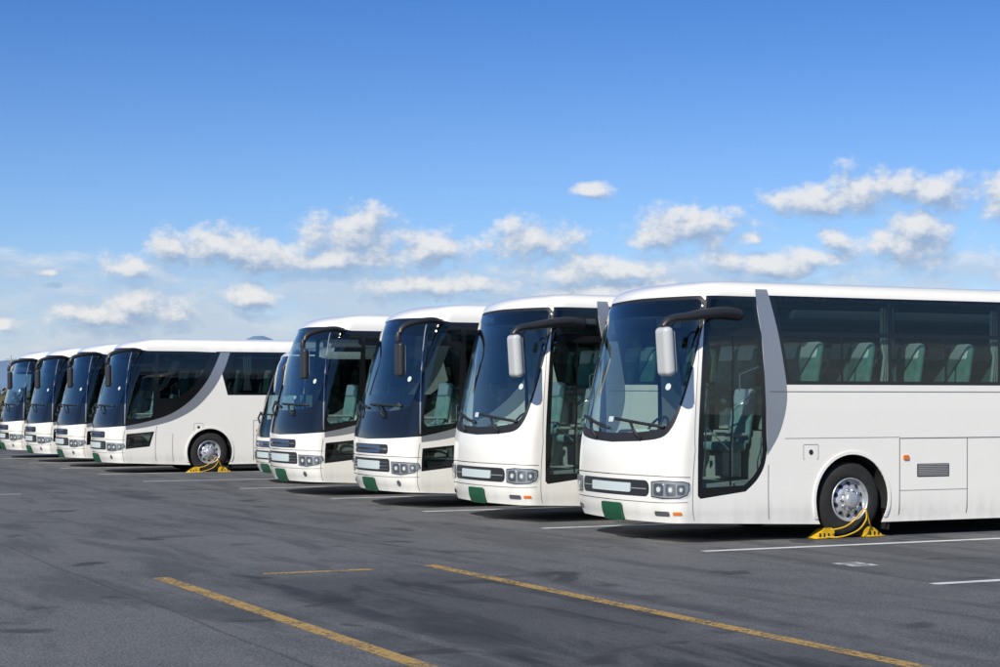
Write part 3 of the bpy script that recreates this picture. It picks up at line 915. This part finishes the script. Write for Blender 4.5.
def vm(nt, op, a, b=None, c=None, out=0):
    n = nt.nodes.new('ShaderNodeVectorMath'); n.operation = op
    for i, v in enumerate((a, b, c)):
        if v is None: continue
        if isinstance(v, tuple): n.inputs[i].default_value = v
        else: nt.links.new(v, n.inputs[i])
    return n.outputs[out]
V0 = gi.outputs[0]
def gn(sc, det, rough, vec):
    n = N(g, 'ShaderNodeTexNoise', i_Scale=sc, i_Detail=det, i_Roughness=rough); g.links.new(vec, n.inputs['Vector']); return n
wn = gn(2.2, 3., .5, V0)
Vw = vm(g, 'MULTIPLY_ADD', wn.outputs['Color'], (.34, .20, 0.), vm(g, 'ADD', V0, (-.17, -.10, 0.)))
blobs = [(355, 234, 48, 28), (215, 249, 62, 21), (265, 255, 50, 18), (175, 253, 30, 16), (435, 247, 42, 18), (320, 262, 135, 13), (133, 270, 32, 13), (537, 242, 46, 22),
         (690, 228, 52, 23), (650, 239, 32, 13), (594, 191, 20, 10), (815, 206, 54, 19), (860, 197, 42, 25), (925, 201, 44, 19), (898, 192, 28, 17), (993, 205, 32, 26),
         (905, 250, 56, 19), (915, 238, 32, 23), (826, 243, 17, 12), (745, 242, 15, 10), (58, 274, 18, 4), (150, 311, 54, 23), (105, 318, 60, 14), (250, 297, 44, 15), (600, 272, 74, 17),
         (770, 266, 90, 14), (998, 280, 24, 14), (0, 326, 40, 6), (640, 294, 170, 15), (440, 285, 110, 14)]
cur = None
for (px, py, rx, ry) in blobs:
    cx, cy = (px-500)/100, (399-py)/100; sx_, sy_ = 100/rx, 100/ry
    l = vm(g, 'LENGTH', vm(g, 'MULTIPLY_ADD', Vw, (sx_, sy_, 0.), (-cx*sx_, -cy*sy_, 0.)), out=1)
    cur = l if cur is None else math_(g, 'MINIMUM', cur, l)
f1 = gn(3.4, 7., .62, vm(g, 'MULTIPLY', V0, (1., 1.3, 1.)))
base = math_(g, 'SUBTRACT', 1.15, cur)
base = math_(g, 'MAXIMUM', base, -1.8)
A = math_(g, 'MULTIPLY_ADD', math_(g, 'SUBTRACT', f1.outputs[0], .5), 2.6, base)
f2 = gn(.8, 6., .62, vm(g, 'MULTIPLY', V0, (1., 3.0, 1.)))
sp = g.nodes.new('ShaderNodeSeparateXYZ'); g.links.new(V0, sp.inputs[0])
mk = math_(g, 'SUBTRACT', 1., maprange(g, math_(g, 'ABSOLUTE', math_(g, 'SUBTRACT', sp.outputs[1], .90)), .35, 1.0))
Bf = math_(g, 'MULTIPLY_ADD', math_(g, 'SUBTRACT', f2.outputs[0], .46), 2.4, math_(g, 'MULTIPLY', math_(g, 'SUBTRACT', mk, .9), 1.8))
Bf = math_(g, 'MINIMUM', Bf, .36)
F = math_(g, 'MAXIMUM', A, Bf)
g.links.new(F, go.inputs[0])
tc = nt.nodes.new('ShaderNodeTexCoord'); s3 = nt.nodes.new('ShaderNodeSeparateXYZ'); nt.links.new(tc.outputs['Generated'], s3.inputs[0])
az = math_(nt, 'MULTIPLY', math_(nt, 'ARCTAN2', s3.outputs[0], s3.outputs[1]), 18.)
hl = math_(nt, 'SQRT', math_(nt, 'ADD', math_(nt, 'POWER', s3.outputs[0], 2.), math_(nt, 'POWER', s3.outputs[1], 2.)))
el = math_(nt, 'MULTIPLY', math_(nt, 'ARCTAN2', s3.outputs[2], hl), 18.)
cv = nt.nodes.new('ShaderNodeCombineXYZ'); nt.links.new(az, cv.inputs[0]); nt.links.new(el, cv.inputs[1])
g1 = nt.nodes.new('ShaderNodeGroup'); g1.node_tree = g; nt.links.new(cv.outputs[0], g1.inputs[0])
g2 = nt.nodes.new('ShaderNodeGroup'); g2.node_tree = g; nt.links.new(vm(nt, 'ADD', cv.outputs[0], (-.05, .12, 0.)), g2.inputs[0])
D = maprange(nt, g1.outputs[0], -.20, .75)
sh = maprange(nt, math_(nt, 'SUBTRACT', g1.outputs[0], g2.outputs[0]), -.65, .85)
cc = mixc(nt, sh, (3.1, 4.2, 6.0), (8.5, 8.4, 8.3))
D = math_(nt, 'MULTIPLY', D, .88)
tint = mixc(nt, maprange(nt, el, -.2, 1.9), (.78, .86, 1.20), (.60, .80, 1.18))
tint = mixc(nt, maprange(nt, el, 1.3, 4.8), tint, (.27, .55, 1.03))
tint = mixc(nt, maprange(nt, el, 5., 12.), tint, (.60, .80, 1.02))
skyc = mixc(nt, 1., sky.outputs[0], tint, 'MULTIPLY')
haze = math_(nt, 'MULTIPLY', maprange(nt, el, 1.9, 0.), .42)
skyc = mixc(nt, haze, skyc, (5.4, 6.4, 7.6))
fin = mixc(nt, D, skyc, cc)
nt.links.new(fin, bg.inputs[0]); nt.links.new(bg.outputs[0], wo.inputs[0])

# ------------------------------------------------------------------ camera
cd = bpy.data.cameras.new('camera'); cd.sensor_width = 36; cd.lens = 64.8; cd.shift_y = (399-333.5)/1000
cd.clip_end = 20000; cd.clip_start = .1
co = obj('camera', cd, loc=(0, 0, CAMH), rot=(math.radians(90), 0, 0))
scene.camera = co
